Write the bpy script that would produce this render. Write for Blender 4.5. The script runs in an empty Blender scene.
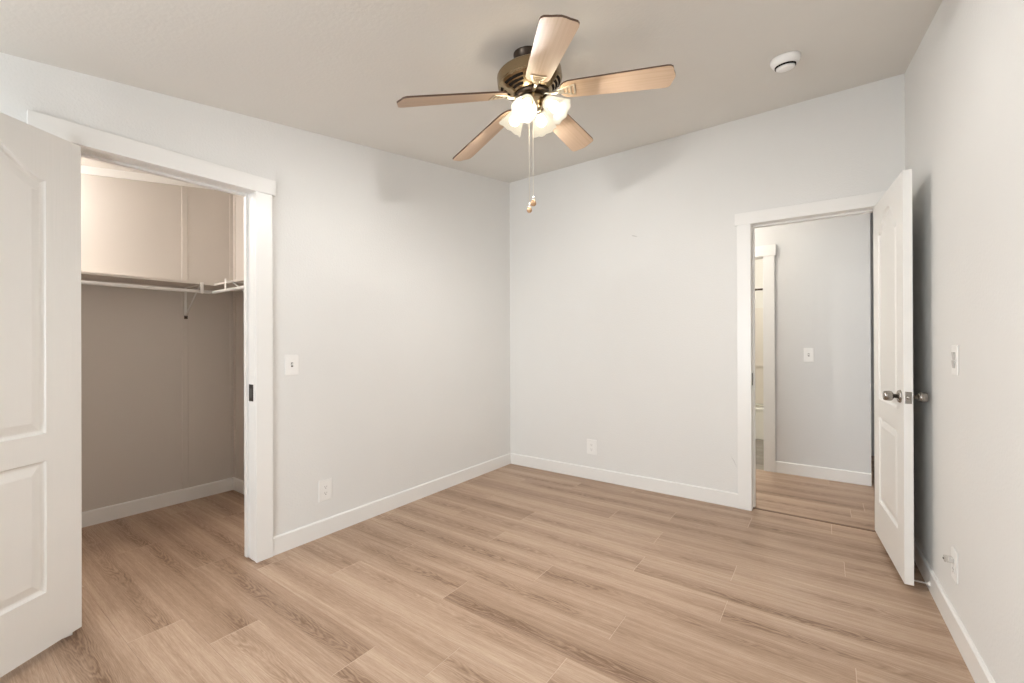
import bpy, bmesh, math, random
from mathutils import Vector, Matrix

random.seed(7)
sc = bpy.context.scene
col = sc.collection
PI = math.pi

# ------------------------------------------------------------------ camera
YAW, PITCH, ROLL, FOC = 0.62218, 0.0015144, -0.0034801, 437.985
CAM = Vector((2.56574, -3.54358, 1.21057))
_F = Vector((-math.sin(YAW), math.cos(YAW), 0))
_R = Vector((math.cos(YAW), math.sin(YAW), 0))
_U = Vector((0, 0, 1))
_F2 = _F * math.cos(PITCH) + _U * math.sin(PITCH)
_U2 = _U * math.cos(PITCH) - _F * math.sin(PITCH)
_R3 = _R * math.cos(ROLL) + _U2 * math.sin(ROLL)
_U3 = _U2 * math.cos(ROLL) - _R * math.sin(ROLL)
cd = bpy.data.cameras.new('camera')
cd.sensor_width = 36.0
cd.lens = FOC / 1024 * 36.0
cd.shift_y = -0.3423 / 1024
cd.clip_start = 0.02
cam = bpy.data.objects.new('camera', cd)
col.objects.link(cam)
cam.matrix_world = Matrix(((_R3.x, _U3.x, -_F2.x, CAM.x), (_R3.y, _U3.y, -_F2.y, CAM.y),
                           (_R3.z, _U3.z, -_F2.z, CAM.z), (0, 0, 0, 1)))
sc.camera = cam

# ------------------------------------------------------------------ world, light, exposure
w = bpy.data.worlds.new('sky')
sc.world = w
w.use_nodes = True
bg = w.node_tree.nodes['Background']
bg.inputs['Color'].default_value = (0.75, 0.86, 1.0, 1)
bg.inputs['Strength'].default_value = 0.6

DAY_W, BULB, CLOSET_L, HALL_L, BATH_L = 52.0, 900.0, 112.0, 64.0, 60.0
WIN = (0.70, 1.95, 0.55, 1.75)         # window in the rear wall, behind the camera: x0, x1, z0, z1
REAR = -5.0                           # rear wall
ld = bpy.data.lights.new('daylight', 'AREA')
ld.shape = 'RECTANGLE'
ld.size, ld.size_y = WIN[1] - WIN[0], WIN[3] - WIN[2]
ld.energy = DAY_W
ld.color = (0.94, 0.97, 1.0)
day = bpy.data.objects.new('daylight', ld)
col.objects.link(day)
day.location = ((WIN[0] + WIN[1]) / 2, REAR - 0.2, (WIN[2] + WIN[3]) / 2)
day.rotation_euler = (PI / 2, 0, 0)               # shines along +y, in through the window

vs = sc.view_settings
vs.view_transform = 'Standard'
vs.look = 'None'
vs.exposure = 0.72
vs.gamma = 1.0
vs.use_curve_mapping = False
try:
    sc.cycles.use_denoising = True
    sc.cycles.max_bounces = 10
    sc.cycles.diffuse_bounces = 7
    sc.cycles.transparent_max_bounces = 12
    sc.cycles.sample_clamp_indirect = 6.0
except Exception:
    pass

# ------------------------------------------------------------------ materials
def nodes(name):
    m = bpy.data.materials.new(name)
    m.use_nodes = True
    nt = m.node_tree
    return m, nt, nt.nodes['Principled BSDF']

def mat(name, rgb, rough=0.5, metal=0.0, bump=None, spec=0.5, var=0.0, stretch=None):
    """plain painted / metal surface with a little procedural variation; bump = (scale, strength, distance)"""
    m, nt, b = nodes(name)
    b.inputs['Base Color'].default_value = (*rgb, 1)
    b.inputs['Roughness'].default_value = rough
    b.inputs['Metallic'].default_value = metal
    b.inputs['Specular IOR Level'].default_value = spec
    tc = nt.nodes.new('ShaderNodeTexCoord')
    if var:
        n = nt.nodes.new('ShaderNodeTexNoise'); n.inputs['Scale'].default_value = 3.0
        n.inputs['Detail'].default_value = 4
        nt.links.new(tc.outputs['Object'], n.inputs['Vector'])
        mx = nt.nodes.new('ShaderNodeMixRGB')
        mx.inputs['Color1'].default_value = (*[c * (1 - var) for c in rgb], 1)
        mx.inputs['Color2'].default_value = (*[min(1, c * (1 + var)) for c in rgb], 1)
        nt.links.new(n.outputs['Fac'], mx.inputs['Fac'])
        nt.links.new(mx.outputs['Color'], b.inputs['Base Color'])
    if bump:
        n = nt.nodes.new('ShaderNodeTexNoise'); n.inputs['Scale'].default_value = bump[0]
        n.inputs['Detail'].default_value = 3
        mp = nt.nodes.new('ShaderNodeMapping'); mp.inputs['Scale'].default_value = stretch or (1, 1, 1)
        nt.links.new(tc.outputs['Object'], mp.inputs['Vector'])
        nt.links.new(mp.outputs[0], n.inputs['Vector'])
        bp = nt.nodes.new('ShaderNodeBump')
        bp.inputs['Strength'].default_value = bump[1]; bp.inputs['Distance'].default_value = bump[2]
        nt.links.new(n.outputs['Fac'], bp.inputs['Height'])
        nt.links.new(bp.outputs['Normal'], b.inputs['Normal'])
    return m

def mat_emit(name, rgb, s):
    m, nt, b = nodes(name)
    b.inputs['Base Color'].default_value = (*rgb, 1)
    b.inputs['Emission Color'].default_value = (*rgb, 1)
    b.inputs['Emission Strength'].default_value = s
    return m

def mat_shade_glass(name):
    m, nt, b = nodes(name)
    out = nt.nodes['Material Output']
    nt.nodes.remove(b)
    tl = nt.nodes.new('ShaderNodeBsdfTranslucent'); tl.inputs['Color'].default_value = (0.008, 0.0072, 0.0056, 1)
    df = nt.nodes.new('ShaderNodeBsdfDiffuse'); df.inputs['Color'].default_value = (0.006, 0.0054, 0.0042, 1)
    tr = nt.nodes.new('ShaderNodeBsdfTransparent'); tr.inputs['Color'].default_value = (1, 0.95, 0.86, 1)
    gl = nt.nodes.new('ShaderNodeBsdfGlossy'); gl.inputs['Roughness'].default_value = 0.35
    m1 = nt.nodes.new('ShaderNodeMixShader'); m1.inputs[0].default_value = 0.35
    m2 = nt.nodes.new('ShaderNodeMixShader'); m2.inputs[0].default_value = 0.11
    m3 = nt.nodes.new('ShaderNodeMixShader'); m3.inputs[0].default_value = 0.008
    L = nt.links.new
    L(tl.outputs[0], m1.inputs[1]); L(df.outputs[0], m1.inputs[2])
    L(m1.outputs[0], m2.inputs[1]); L(tr.outputs[0], m2.inputs[2])
    L(m2.outputs[0], m3.inputs[1]); L(gl.outputs[0], m3.inputs[2])
    em = nt.nodes.new('ShaderNodeEmission'); em.inputs['Color'].default_value = (1.0, 0.89, 0.70, 1); em.inputs['Strength'].default_value = 0.42
    ads = nt.nodes.new('ShaderNodeAddShader')                 # the lit glass itself glows
    L(m3.outputs[0], ads.inputs[0]); L(em.outputs[0], ads.inputs[1])
    L(ads.outputs[0], out.inputs['Surface'])
    return m

def mat_clear(name, tint=(1, 1, 1), fac=0.12):
    m, nt, b = nodes(name)
    out = nt.nodes['Material Output']
    nt.nodes.remove(b)
    tr = nt.nodes.new('ShaderNodeBsdfTransparent'); tr.inputs['Color'].default_value = (*tint, 1)
    gl = nt.nodes.new('ShaderNodeBsdfGlossy'); gl.inputs['Roughness'].default_value = 0.08
    mx = nt.nodes.new('ShaderNodeMixShader'); mx.inputs[0].default_value = fac
    nt.links.new(tr.outputs[0], mx.inputs[1]); nt.links.new(gl.outputs[0], mx.inputs[2])
    nt.links.new(mx.outputs[0], out.inputs['Surface'])
    return m

def mat_wood(name, dark, mid, light, rough, along='X', tone=0.5, attr=True, fine=1.0, bump=0.04):
    """wood grain running along one local axis; a per-plank colour attribute 'plank' shifts tone and grain"""
    m, nt, b = nodes(name)
    L = nt.links.new
    N = nt.nodes.new
    tc = N('ShaderNodeTexCoord')
    src = tc.outputs['Object']
    if attr:
        at = N('ShaderNodeAttribute'); at.attribute_name = 'plank'
        sc_ = N('ShaderNodeVectorMath'); sc_.operation = 'SCALE'; sc_.inputs['Scale'].default_value = 37.0
        L(at.outputs['Vector'], sc_.inputs[0])
        ad = N('ShaderNodeVectorMath'); ad.operation = 'ADD'
        L(src, ad.inputs[0]); L(sc_.outputs[0], ad.inputs[1])
        src = ad.outputs[0]
    def stretch(sl, sw):
        mp = N('ShaderNodeMapping')
        mp.inputs['Scale'].default_value = (sl, sw, sw) if along == 'X' else (sw, sl, sw)
        L(src, mp.inputs['Vector'])
        return mp.outputs[0]
    n1 = N('ShaderNodeTexNoise'); n1.inputs['Scale'].default_value = 1.0; n1.inputs['Detail'].default_value = 3
    n1.inputs['Roughness'].default_value = 0.55
    L(stretch(0.55, 8.0 * fine), n1.inputs['Vector'])
    # cathedral figure: contour rings of the broad noise
    ml = N('ShaderNodeMath'); ml.operation = 'MULTIPLY'; ml.inputs[1].default_value = 22.0
    L(n1.outputs['Fac'], ml.inputs[0])
    fr = N('ShaderNodeMath'); fr.operation = 'PINGPONG'; fr.inputs[1].default_value = 1.0
    L(ml.outputs[0], fr.inputs[0])
    n2 = N('ShaderNodeTexNoise'); n2.inputs['Scale'].default_value = 1.0; n2.inputs['Detail'].default_value = 5
    n2.inputs['Roughness'].default_value = 0.7
    L(stretch(1.8, 105.0 * fine), n2.inputs['Vector'])
    n3 = N('ShaderNodeTexNoise'); n3.inputs['Scale'].default_value = 1.0; n3.inputs['Detail'].default_value = 2
    L(stretch(0.4, 4.5 * fine), n3.inputs['Vector'])
    def math2(op, a, bb):
        q = N('ShaderNodeMath'); q.operation = op
        for i, x in enumerate((a, bb)):
            if isinstance(x, (int, float)): q.inputs[i].default_value = x
            else: L(x, q.inputs[i])
        return q.outputs[0]
    # value = 0.5 + rings (strong only inside the figured patches) + fine grain + streaks + broad clouds + plank tone
    n4 = N('ShaderNodeTexNoise'); n4.inputs['Scale'].default_value = 1.0; n4.inputs['Detail'].default_value = 4
    n4.inputs['Roughness'].default_value = 0.6
    L(stretch(0.5, 24.0 * fine), n4.inputs['Vector'])
    patch = N('ShaderNodeMapRange'); patch.inputs['From Min'].default_value = 0.42; patch.inputs['From Max'].default_value = 0.62
    patch.inputs['To Min'].default_value = 0.04; patch.inputs['To Max'].default_value = 0.26
    L(n3.outputs['Fac'], patch.inputs['Value'])
    v = math2('MULTIPLY', math2('SUBTRACT', fr.outputs[0], 0.5), patch.outputs[0])
    v = math2('ADD', v, math2('MULTIPLY', math2('SUBTRACT', n2.outputs['Fac'], 0.5), 0.95))
    v = math2('ADD', v, math2('MULTIPLY', math2('SUBTRACT', n4.outputs['Fac'], 0.5), 0.62))
    v = math2('ADD', v, math2('MULTIPLY', math2('SUBTRACT', n3.outputs['Fac'], 0.5), -0.6))
    if attr:
        sx = N('ShaderNodeSeparateXYZ'); L(at.outputs['Vector'], sx.inputs[0])
        v = math2('ADD', v, math2('MULTIPLY', math2('SUBTRACT', sx.outputs[0], 0.5), tone))
    v = math2('ADD', v, 0.5)
    cr = N('ShaderNodeValToRGB')
    e = cr.color_ramp.elements
    e[0].position = 0.08; e[0].color = (*dark, 1)
    e[1].position = 0.92; e[1].color = (*light, 1)
    k = cr.color_ramp.elements.new(0.5); k.color = (*mid, 1)
    L(v, cr.inputs['Fac'])
    L(cr.outputs['Color'], b.inputs['Base Color'])
    b.inputs['Roughness'].default_value = rough
    b.inputs['Specular IOR Level'].default_value = 0.4
    bp = N('ShaderNodeBump'); bp.inputs['Strength'].default_value = bump; bp.inputs['Distance'].default_value = 0.002
    L(n2.outputs['Fac'], bp.inputs['Height']); L(bp.outputs['Normal'], b.inputs['Normal'])
    return m

def mat_plank(name, dark, mid, light, rough, tone=0.2):
    """oak print plank: quiet straight-grained flanks, a darker heart band with nested cathedral arches.
    'plank' = three random numbers per plank, 'local' = position along (m) and across (-0.5..0.5) the plank"""
    m, nt, b = nodes(name)
    L, N = nt.links.new, nt.nodes.new
    def val(x, sock):
        if isinstance(x, (int, float)): sock.default_value = x
        else: L(x, sock)
    def ma(op, a, bb=0.0):
        q = N('ShaderNodeMath'); q.operation = op
        val(a, q.inputs[0]); val(bb, q.inputs[1])
        return q.outputs[0]
    ap = N('ShaderNodeAttribute'); ap.attribute_name = 'plank'
    al = N('ShaderNodeAttribute'); al.attribute_name = 'local'
    rn = N('ShaderNodeSeparateXYZ'); L(ap.outputs['Vector'], rn.inputs[0])
    lo = N('ShaderNodeSeparateXYZ'); L(al.outputs['Vector'], lo.inputs[0])
    r1, r2, r3 = rn.outputs
    u, v = lo.outputs[0], lo.outputs[1]
    def noise(fu, fv, detail=3, rough_=0.55):
        c = N('ShaderNodeCombineXYZ')
        L(ma('ADD', ma('MULTIPLY', u, fu), ma('MULTIPLY', r1, 91.0)), c.inputs[0])
        L(ma('ADD', ma('MULTIPLY', v, fv), ma('MULTIPLY', r2, 57.0)), c.inputs[1])
        L(ma('MULTIPLY', r3, 33.0), c.inputs[2])
        n = N('ShaderNodeTexNoise'); n.inputs['Scale'].default_value = 1.0
        n.inputs['Detail'].default_value = detail; n.inputs['Roughness'].default_value = rough_
        L(c.outputs[0], n.inputs['Vector'])
        return ma('SUBTRACT', n.outputs['Fac'], 0.5)
    # wandering heart line
    w_ = ma('SUBTRACT', v, ma('MULTIPLY', ma('SUBTRACT', r2, 0.5), 0.55))
    w_ = ma('ADD', w_, ma('MULTIPLY', noise(1.6, 0.0, 2), 0.45))
    w2 = ma('MULTIPLY', w_, w_)
    band = ma('POWER', 2.718, ma('MULTIPLY', w2, -14.0))
    patch = N('ShaderNodeMapRange'); L(noise(1.3, 0.6, 2), patch.inputs['Value'])
    patch.inputs['From Min'].default_value = -0.14; patch.inputs['From Max'].default_value = 0.12
    ph = ma('ADD', ma('MULTIPLY', u, 9.0), ma('MULTIPLY', w2, 75.0))
    ph = ma('ADD', ph, ma('MULTIPLY', noise(5.0, 5.0, 3), 5.0))
    ring = ma('SUBTRACT', ma('PINGPONG', ph, 0.5), 0.25)                  # -0.25 .. 0.25
    ring = ma('MULTIPLY', ring, ma('ADD', ma('MULTIPLY', ma('MULTIPLY', band, patch.outputs[0]), 0.62), 0.10))
    heart = ma('MULTIPLY', ma('MULTIPLY', band, ma('ADD', patch.outputs[0], 0.25)), -0.24)
    x = ma('ADD', ring, heart)
    x = ma('ADD', x, ma('MULTIPLY', noise(1.1, 9.0, 3), 0.55))            # long soft streaks
    x = ma('ADD', x, ma('MULTIPLY', noise(6.0, 42.0, 4, 0.7), 0.6))      # fibres
    x = ma('ADD', x, ma('MULTIPLY', noise(22.0, 120.0, 3, 0.7), 0.6))    # pores
    x = ma('ADD', x, ma('MULTIPLY', ma('SUBTRACT', r1, 0.5), tone))
    x = ma('ADD', x, 0.60)
    cr = N('ShaderNodeValToRGB')
    e = cr.color_ramp.elements
    e[0].position = 0.12; e[0].color = (*dark, 1)
    e[1].position = 0.90; e[1].color = (*light, 1)
    k = cr.color_ramp.elements.new(0.55); k.color = (*mid, 1)
    L(x, cr.inputs['Fac'])
    L(cr.outputs['Color'], b.inputs['Base Color'])
    b.inputs['Roughness'].default_value = rough
    b.inputs['Specular IOR Level'].default_value = 0.4
    return m

M = {}
M['wall'] = mat('wall paint, orange peel', (0.765, 0.764, 0.752), 0.75, bump=(95, 0.34, 0.004), var=0.015, spec=0.3)
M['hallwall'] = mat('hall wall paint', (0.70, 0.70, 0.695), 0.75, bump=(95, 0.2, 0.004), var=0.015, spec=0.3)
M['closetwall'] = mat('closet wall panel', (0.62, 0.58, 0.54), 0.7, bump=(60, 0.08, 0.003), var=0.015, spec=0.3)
M['ceil'] = mat('ceiling paint', (0.74, 0.725, 0.69), 0.85, bump=(70, 0.22, 0.004), var=0.02, spec=0.2)
M['trim'] = mat('white semi gloss trim', (0.83, 0.825, 0.81), 0.32, bump=(25, 0.03, 0.002))
M['door'] = mat('door paint', (0.82, 0.815, 0.795), 0.38, bump=(1, 0.22, 0.003), stretch=(150, 150, 5))
M['plate'] = mat('white plastic', (0.85, 0.845, 0.83), 0.35, var=0.01)
M['plastic_bright'] = mat('bright white plastic', (0.9, 0.9, 0.89), 0.3, var=0.01)
M['spring'] = mat('pale spring steel', (0.8, 0.79, 0.77), 0.35, 0.5, var=0.02)
M['scuff'] = mat('grey scuff', (0.42, 0.41, 0.40), 0.8, var=0.05)
M['rocker'] = mat('grey rocker plastic', (0.50, 0.49, 0.47), 0.35, var=0.01)
M['slot'] = mat('dark slot', (0.10, 0.095, 0.09), 0.7, var=0.05)
M['nickel'] = mat('satin nickel', (0.36, 0.335, 0.31), 0.26, 1.0, bump=(200, 0.03, 0.001))
M['bronze'] = mat('dark bronze plate', (0.06, 0.052, 0.045), 0.4, 0.9, bump=(150, 0.05, 0.001))
M['brass'] = mat('antique brass', (0.33, 0.255, 0.16), 0.24, 1.0, bump=(60, 0.03, 0.001), var=0.08)
M['darkmetal'] = mat('dark bronze metal', (0.085, 0.065, 0.05), 0.35, 0.9, bump=(60, 0.03, 0.001))
M['palebrass'] = mat('pale polished brass', (0.86, 0.78, 0.62), 0.3, 1.0, bump=(60, 0.02, 0.001))
M['vent'] = mat('vent shadow gap', (0.015, 0.012, 0.010), 0.9, var=0.05, spec=0.02)
M['blade_edge'] = mat('dark blade edge', (0.10, 0.055, 0.035), 0.5, var=0.05)
M['blade'] = mat_wood('bleached maple blade', (0.42, 0.285, 0.18), (0.53, 0.38, 0.26), (0.62, 0.47, 0.335), 0.4, 'X', attr=False, fine=1.6, bump=0.02)
M['knobwood'] = mat_wood('turned wood knob', (0.30, 0.16, 0.08), (0.55, 0.35, 0.2), (0.7, 0.5, 0.32), 0.4, 'Y', attr=False, fine=4, bump=0.02)
M['shade'] = mat_shade_glass('frosted ribbed glass')
M['bulb'] = mat_emit('glowing bulb', (1.0, 0.972, 0.925), BULB)
M['chain'] = mat('pull chain', (0.82, 0.78, 0.68), 0.35, 0.6, bump=(900, 0.3, 0.001))
M['clear'] = mat_clear('clear plastic', (0.93, 0.93, 0.92), 0.25)
M['pane'] = mat_clear('window pane', (0.98, 0.99, 0.99), 0.06)
M['plank'] = mat_plank('oak vinyl plank', (0.19, 0.112, 0.068), (0.405, 0.280, 0.197), (0.57, 0.435, 0.33), 0.42)
M['plank_end'] = mat('plank end bevel', (0.56, 0.43, 0.33), 0.5, var=0.03)
M['plank_side'] = mat('plank side bevel', (0.40, 0.28, 0.20), 0.5, var=0.03)
M['threshold'] = mat('brown threshold strip', (0.16, 0.095, 0.06), 0.5, var=0.03)
M['bathplank'] = mat_wood('grey bath plank', (0.16, 0.14, 0.12), (0.26, 0.235, 0.20), (0.40, 0.36, 0.31), 0.45, 'X', tone=0.5)
M['bathwall'] = mat('bath wall', (0.80, 0.78, 0.72), 0.6, var=0.01)
M['surround'] = mat('shower surround', (0.78, 0.73, 0.65), 0.3, var=0.01)
M['tub'] = mat('tub enamel', (0.86, 0.84, 0.77), 0.15, var=0.01)
M['lampglass'] = mat_emit('lit closet dome', (1.0, 0.94, 0.88), CLOSET_L)
M['hallfill'] = mat_emit('added hall fill dome', (1.0, 0.93, 0.84), HALL_L)
M['bathfill'] = mat_emit('added bath fill dome', (1.0, 0.97, 0.92), BATH_L)
M['outside'] = mat('outside wall', (0.5, 0.5, 0.5), 0.8, var=0.02)

# ------------------------------------------------------------------ mesh helpers
class MB:
    """collects shapes into one mesh"""
    def __init__(self):
        self.v, self.f, self.mi, self.sm = [], [], [], []
    def add(self, verts, faces, mi=0, smooth=False):
        o = len(self.v)
        self.v += [Vector(p) for p in verts]
        for f in faces:
            self.f.append(tuple(i + o for i in f)); self.mi.append(mi); self.sm.append(smooth)
        return self
    def box(self, x0, x1, y0, y1, z0, z1, mi=0):
        return self.add([(x0, y0, z0), (x1, y0, z0), (x1, y1, z0), (x0, y1, z0), (x0, y0, z1), (x1, y0, z1), (x1, y1, z1), (x0, y1, z1)],
                        [(3, 2, 1, 0), (4, 5, 6, 7), (0, 1, 5, 4), (1, 2, 6, 5), (2, 3, 7, 6), (3, 0, 4, 7)], mi)
    def hexa(self, bottom, top, mi=0):
        """eight corners: four of the bottom (counter-clockwise from above), four of the top"""
        return self.add(list(bottom) + list(top), [(3, 2, 1, 0), (4, 5, 6, 7), (0, 1, 5, 4), (1, 2, 6, 5), (2, 3, 7, 6), (3, 0, 4, 7)], mi)
    def prism(self, poly, d, mi=0, mi_side=None):
        """polygon (list of 3-D points) extruded by vector d"""
        n = len(poly); d = Vector(d)
        vs_ = [Vector(p) for p in poly]; vs_ += [p + d for p in vs_]
        self.add(vs_, [tuple(range(n - 1, -1, -1)), tuple(range(n, 2 * n))], mi)
        o = len(self.v) - 2 * n
        for i in range(n):
            j = (i + 1) % n
            self.f.append((o + i, o + j, o + n + j, o + n + i)); self.mi.append(mi if mi_side is None else mi_side); self.sm.append(False)
        return self
    def lathe(self, prof, seg=40, mat4=None, mi=0, flute=None, smooth=True, cap=True):
        """profile of (radius, height) turned about z; flute(r, z, angle) -> radius"""
        mat4 = mat4 or Matrix.Identity(4)
        vs_, fs = [], []
        for (r, z) in prof:
            for k in range(seg):
                a = 2 * PI * k / seg
                rr, zz = (r, z) if not flute else flute(r, z, a)
                vs_.append(mat4 @ Vector((rr * math.cos(a), rr * math.sin(a), zz)))
        for i in range(len(prof) - 1):
            for k in range(seg):
                k2 = (k + 1) % seg
                fs.append((i * seg + k, i * seg + k2, (i + 1) * seg + k2, (i + 1) * seg + k))
        o = len(self.v)
        self.add(vs_, fs, mi, smooth)
        if cap:
            for i in (0, len(prof) - 1):
                if prof[i][0] > 1e-6:
                    self.f.append(tuple(o + i * seg + k for k in range(seg))); self.mi.append(mi); self.sm.append(False)
        return self
    def tube(self, pts, r, seg=10, mi=0, cap=True):
        pts = [Vector(p) for p in pts]
        rs = r if isinstance(r, (list, tuple)) else [r] * len(pts)
        rings, up = [], None
        for i, p in enumerate(pts):
            t = (pts[min(i + 1, len(pts) - 1)] - pts[max(i - 1, 0)]).normalized()
            if up is None:
                up = Vector((0, 0, 1)) if abs(t.z) < 0.9 else Vector((1, 0, 0))
            a = t.cross(up).normalized(); bb = a.cross(t).normalized(); up = bb
            rings.append([p + rs[i] * (math.cos(2 * PI * k / seg) * a + math.sin(2 * PI * k / seg) * bb) for k in range(seg)])
        vs_ = [q for rg in rings for q in rg]
        fs = [(i * seg + k, i * seg + (k + 1) % seg, (i + 1) * seg + (k + 1) % seg, (i + 1) * seg + k) for i in range(len(pts) - 1) for k in range(seg)]
        o = len(self.v)
        self.add(vs_, fs, mi, True)
        if cap:
            for i in (0, len(pts) - 1):
                self.f.append(tuple(o + i * seg + k for k in range(seg))); self.mi.append(mi); self.sm.append(False)
        return self
    def build(self, name, mats, parent=None, bevel=0.0, seg=2, weld=True):
        me = bpy.data.meshes.new(name)
        me.from_pydata([tuple(p) for p in self.v], [], self.f)
        for m_ in (mats if isinstance(mats, (list, tuple)) else [mats]):
            me.materials.append(m_)
        for i, p in enumerate(me.polygons):
            p.material_index = self.mi[i]; p.use_smooth = self.sm[i]
        bm = bmesh.new(); bm.from_mesh(me)
        if weld: bmesh.ops.remove_doubles(bm, verts=bm.verts, dist=1e-6)
        bmesh.ops.recalc_face_normals(bm, faces=bm.faces)
        bm.to_mesh(me); bm.free()
        o = bpy.data.objects.new(name, me)
        col.objects.link(o)
        if parent: o.parent = parent
        if bevel:
            md = o.modifiers.new('bevel', 'BEVEL'); md.width = bevel; md.segments = seg
            md.limit_method = 'ANGLE'; md.angle_limit = math.radians(40)
        return o

def tag(o, label=None, cat=None, group=None, kind=None):
    for k, x in (('label', label), ('category', cat), ('group', group), ('kind', kind)):
        if x: o[k] = x
    return o

def thing(name, label, cat, loc, rotz=0.0, group=None):
    o = bpy.data.objects.new(name, None)
    o.empty_display_size = 0.05
    col.objects.link(o)
    o.location = loc; o.rotation_euler = (0, 0, rotz)
    return tag(o, label, cat, group)

def struct(o, label, cat):
    return tag(o, label, cat, kind='structure')

# ------------------------------------------------------------------ room dimensions
CA, CB, CC = 2.79951, 0.142549, 0.009918        # ceiling plane z = CA + CB*y + CC*x
def cz(x, y): return CA + CB * y + CC * x
RW, RT = 2.958743, -0.032489                    # right wall plane x = RW + RT*y
def rx(y): return RW + RT * y
BH, BT = 0.103, 0.013                           # baseboard
HO, HH = 2.045, 0.0855                          # door opening height, header height
CW, LIP, TT = 0.0883, 0.0134, 0.019             # casing width, header overhang, casing thickness
CY0, CY1 = -3.130, -2.4066                      # closet opening
DX0, DX1 = 2.1311, 2.846                        # bedroom door opening
CLX = -1.419                                    # closet back wall
CLY = -1.939                                    # closet right side wall
CLY0 = -3.75
HY = 1.1655                                     # hall far wall
WT = 0.10                                       # closet wall thickness
BWT = 0.115                                     # back wall thickness
OV = 0.03                                       # walls run this far into the ceiling slab

# ------------------------------------------------------------------ floor of separate planks
PW, PB = 0.191, -3.015
def plank_field(name, x0, x1, y0, y1, joints, length, mats, base, bev=0.0011, seed=3):
    rnd = random.Random(seed)
    vs_, fs, mi, tone, locs = [], [], [], [], []
    k0, k1 = math.floor((y0 - base) / PW + 1e-6), math.ceil((y1 - base) / PW - 1e-6)
    for k in range(k0, k1):
        ya, yb = max(y0, base + k * PW), min(y1, base + (k + 1) * PW)
        off = joints.get(k, None)
        if off is None: off = rnd.uniform(0, length)
        n0 = math.floor((x0 - off) / length)
        x = off + n0 * length
        while x < x1:
            xa, xb = max(x, x0), min(x + length, x1)
            if xb - xa > 1e-4:
                col_ = (rnd.random(), rnd.random(), rnd.random(), 1)
                e, d = bev, 0.0012
                o = len(vs_)
                vs_ += [(xa, ya, -d), (xb, ya, -d), (xb, yb, -d), (xa, yb, -d),
                        (xa + e * 1.3, ya + e, 0), (xb - e * 1.3, ya + e, 0), (xb - e * 1.3, yb - e, 0), (xa + e * 1.3, yb - e, 0)]
                fs += [(o + 4, o + 5, o + 6, o + 7), (o, o + 1, o + 5, o + 4), (o + 2, o + 3, o + 7, o + 6), (o + 1, o + 2, o + 6, o + 5), (o + 3, o, o + 4, o + 7)]
                mi += [0, 2, 2, 1, 1]
                tone += [col_] * 8
                locs += [(p[0] - x, (p[1] - (base + k * PW)) / PW - 0.5, 0.0) for p in vs_[o:o + 8]]
            x += length
    o = len(vs_)
    vs_ += [(x0, y0, -0.012), (x1, y0, -0.012), (x1, y1, -0.012), (x0, y1, -0.012), (x0, y0, -0.03), (x1, y0, -0.03), (x1, y1, -0.03), (x0, y1, -0.03)]
    fs += [(o, o + 1, o + 2, o + 3), (o + 7, o + 6, o + 5, o + 4), (o, o + 4, o + 5, o + 1), (o + 1, o + 5, o + 6, o + 2), (o + 2, o + 6, o + 7, o + 3), (o + 3, o + 7, o + 4, o)]
    mi += [2] * 6
    tone += [(0.5, 0.5, 0.5, 1)] * 8
    locs += [(0.0, 0.0, 0.0)] * 8
    me = bpy.data.meshes.new(name)
    me.from_pydata(vs_, [], fs)
    for m_ in mats: me.materials.append(m_)
    for i, p in enumerate(me.polygons): p.material_index = mi[i]
    at = me.color_attributes.new('plank', 'FLOAT_COLOR', 'POINT')
    for i, c in enumerate(tone): at.data[i].color = c
    al = me.attributes.new('local', 'FLOAT_VECTOR', 'POINT')
    for i, c in enumerate(locs): al.data[i].vector = c
    ob = bpy.data.objects.new(name, me)
    col.objects.link(ob)
    return ob

PLEN = 1.29
jt = {-1: 0.85, 0: 0.27, 1: 0.549, 2: 1.103, 3: 1.382, 4: 0.465, 5: 1.09, 6: 0.554, 7: 1.36, 8: 2.188, 9: 1.734, 10: 2.17, 11: 1.72, 12: 2.641, 13: 1.699, 14: 2.148, 15: 1.3}
fl = plank_field('floor', CLX - 0.05, 3.25, REAR - 0.05, 0.052, jt, PLEN, [M['plank'], M['plank_end'], M['plank_side']], PB)
struct(fl, 'light oak vinyl plank floor of the bedroom and closet', 'floor')
fh = plank_field('floor_hall', 0.9, 3.4, 0.056, HY, {}, PLEN, [M['plank'], M['plank_end'], M['plank_side']], 0.056, seed=11)
struct(fh, 'oak plank floor of the hallway beyond the right doorway', 'floor')
fe = plank_field('floor_dark_alcove', 2.7, 3.4, HY + 0.001, 2.4, {}, PLEN, [M['plank'], M['plank_end'], M['plank_side']], 0.056, seed=12)  # floor of the unlit alcove added past the hall wall
struct(fe, 'plank floor of the unlit alcove added past the hallway wall', 'floor')
fb = plank_field('floor_bath', 0.9, 2.6, HY + 0.002, 3.3, {}, PLEN, [M['bathplank'], M['bathplank'], M['plank_side']], HY, seed=5)
struct(fb, 'grey brown plank floor seen through the far hall opening', 'floor')

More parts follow.
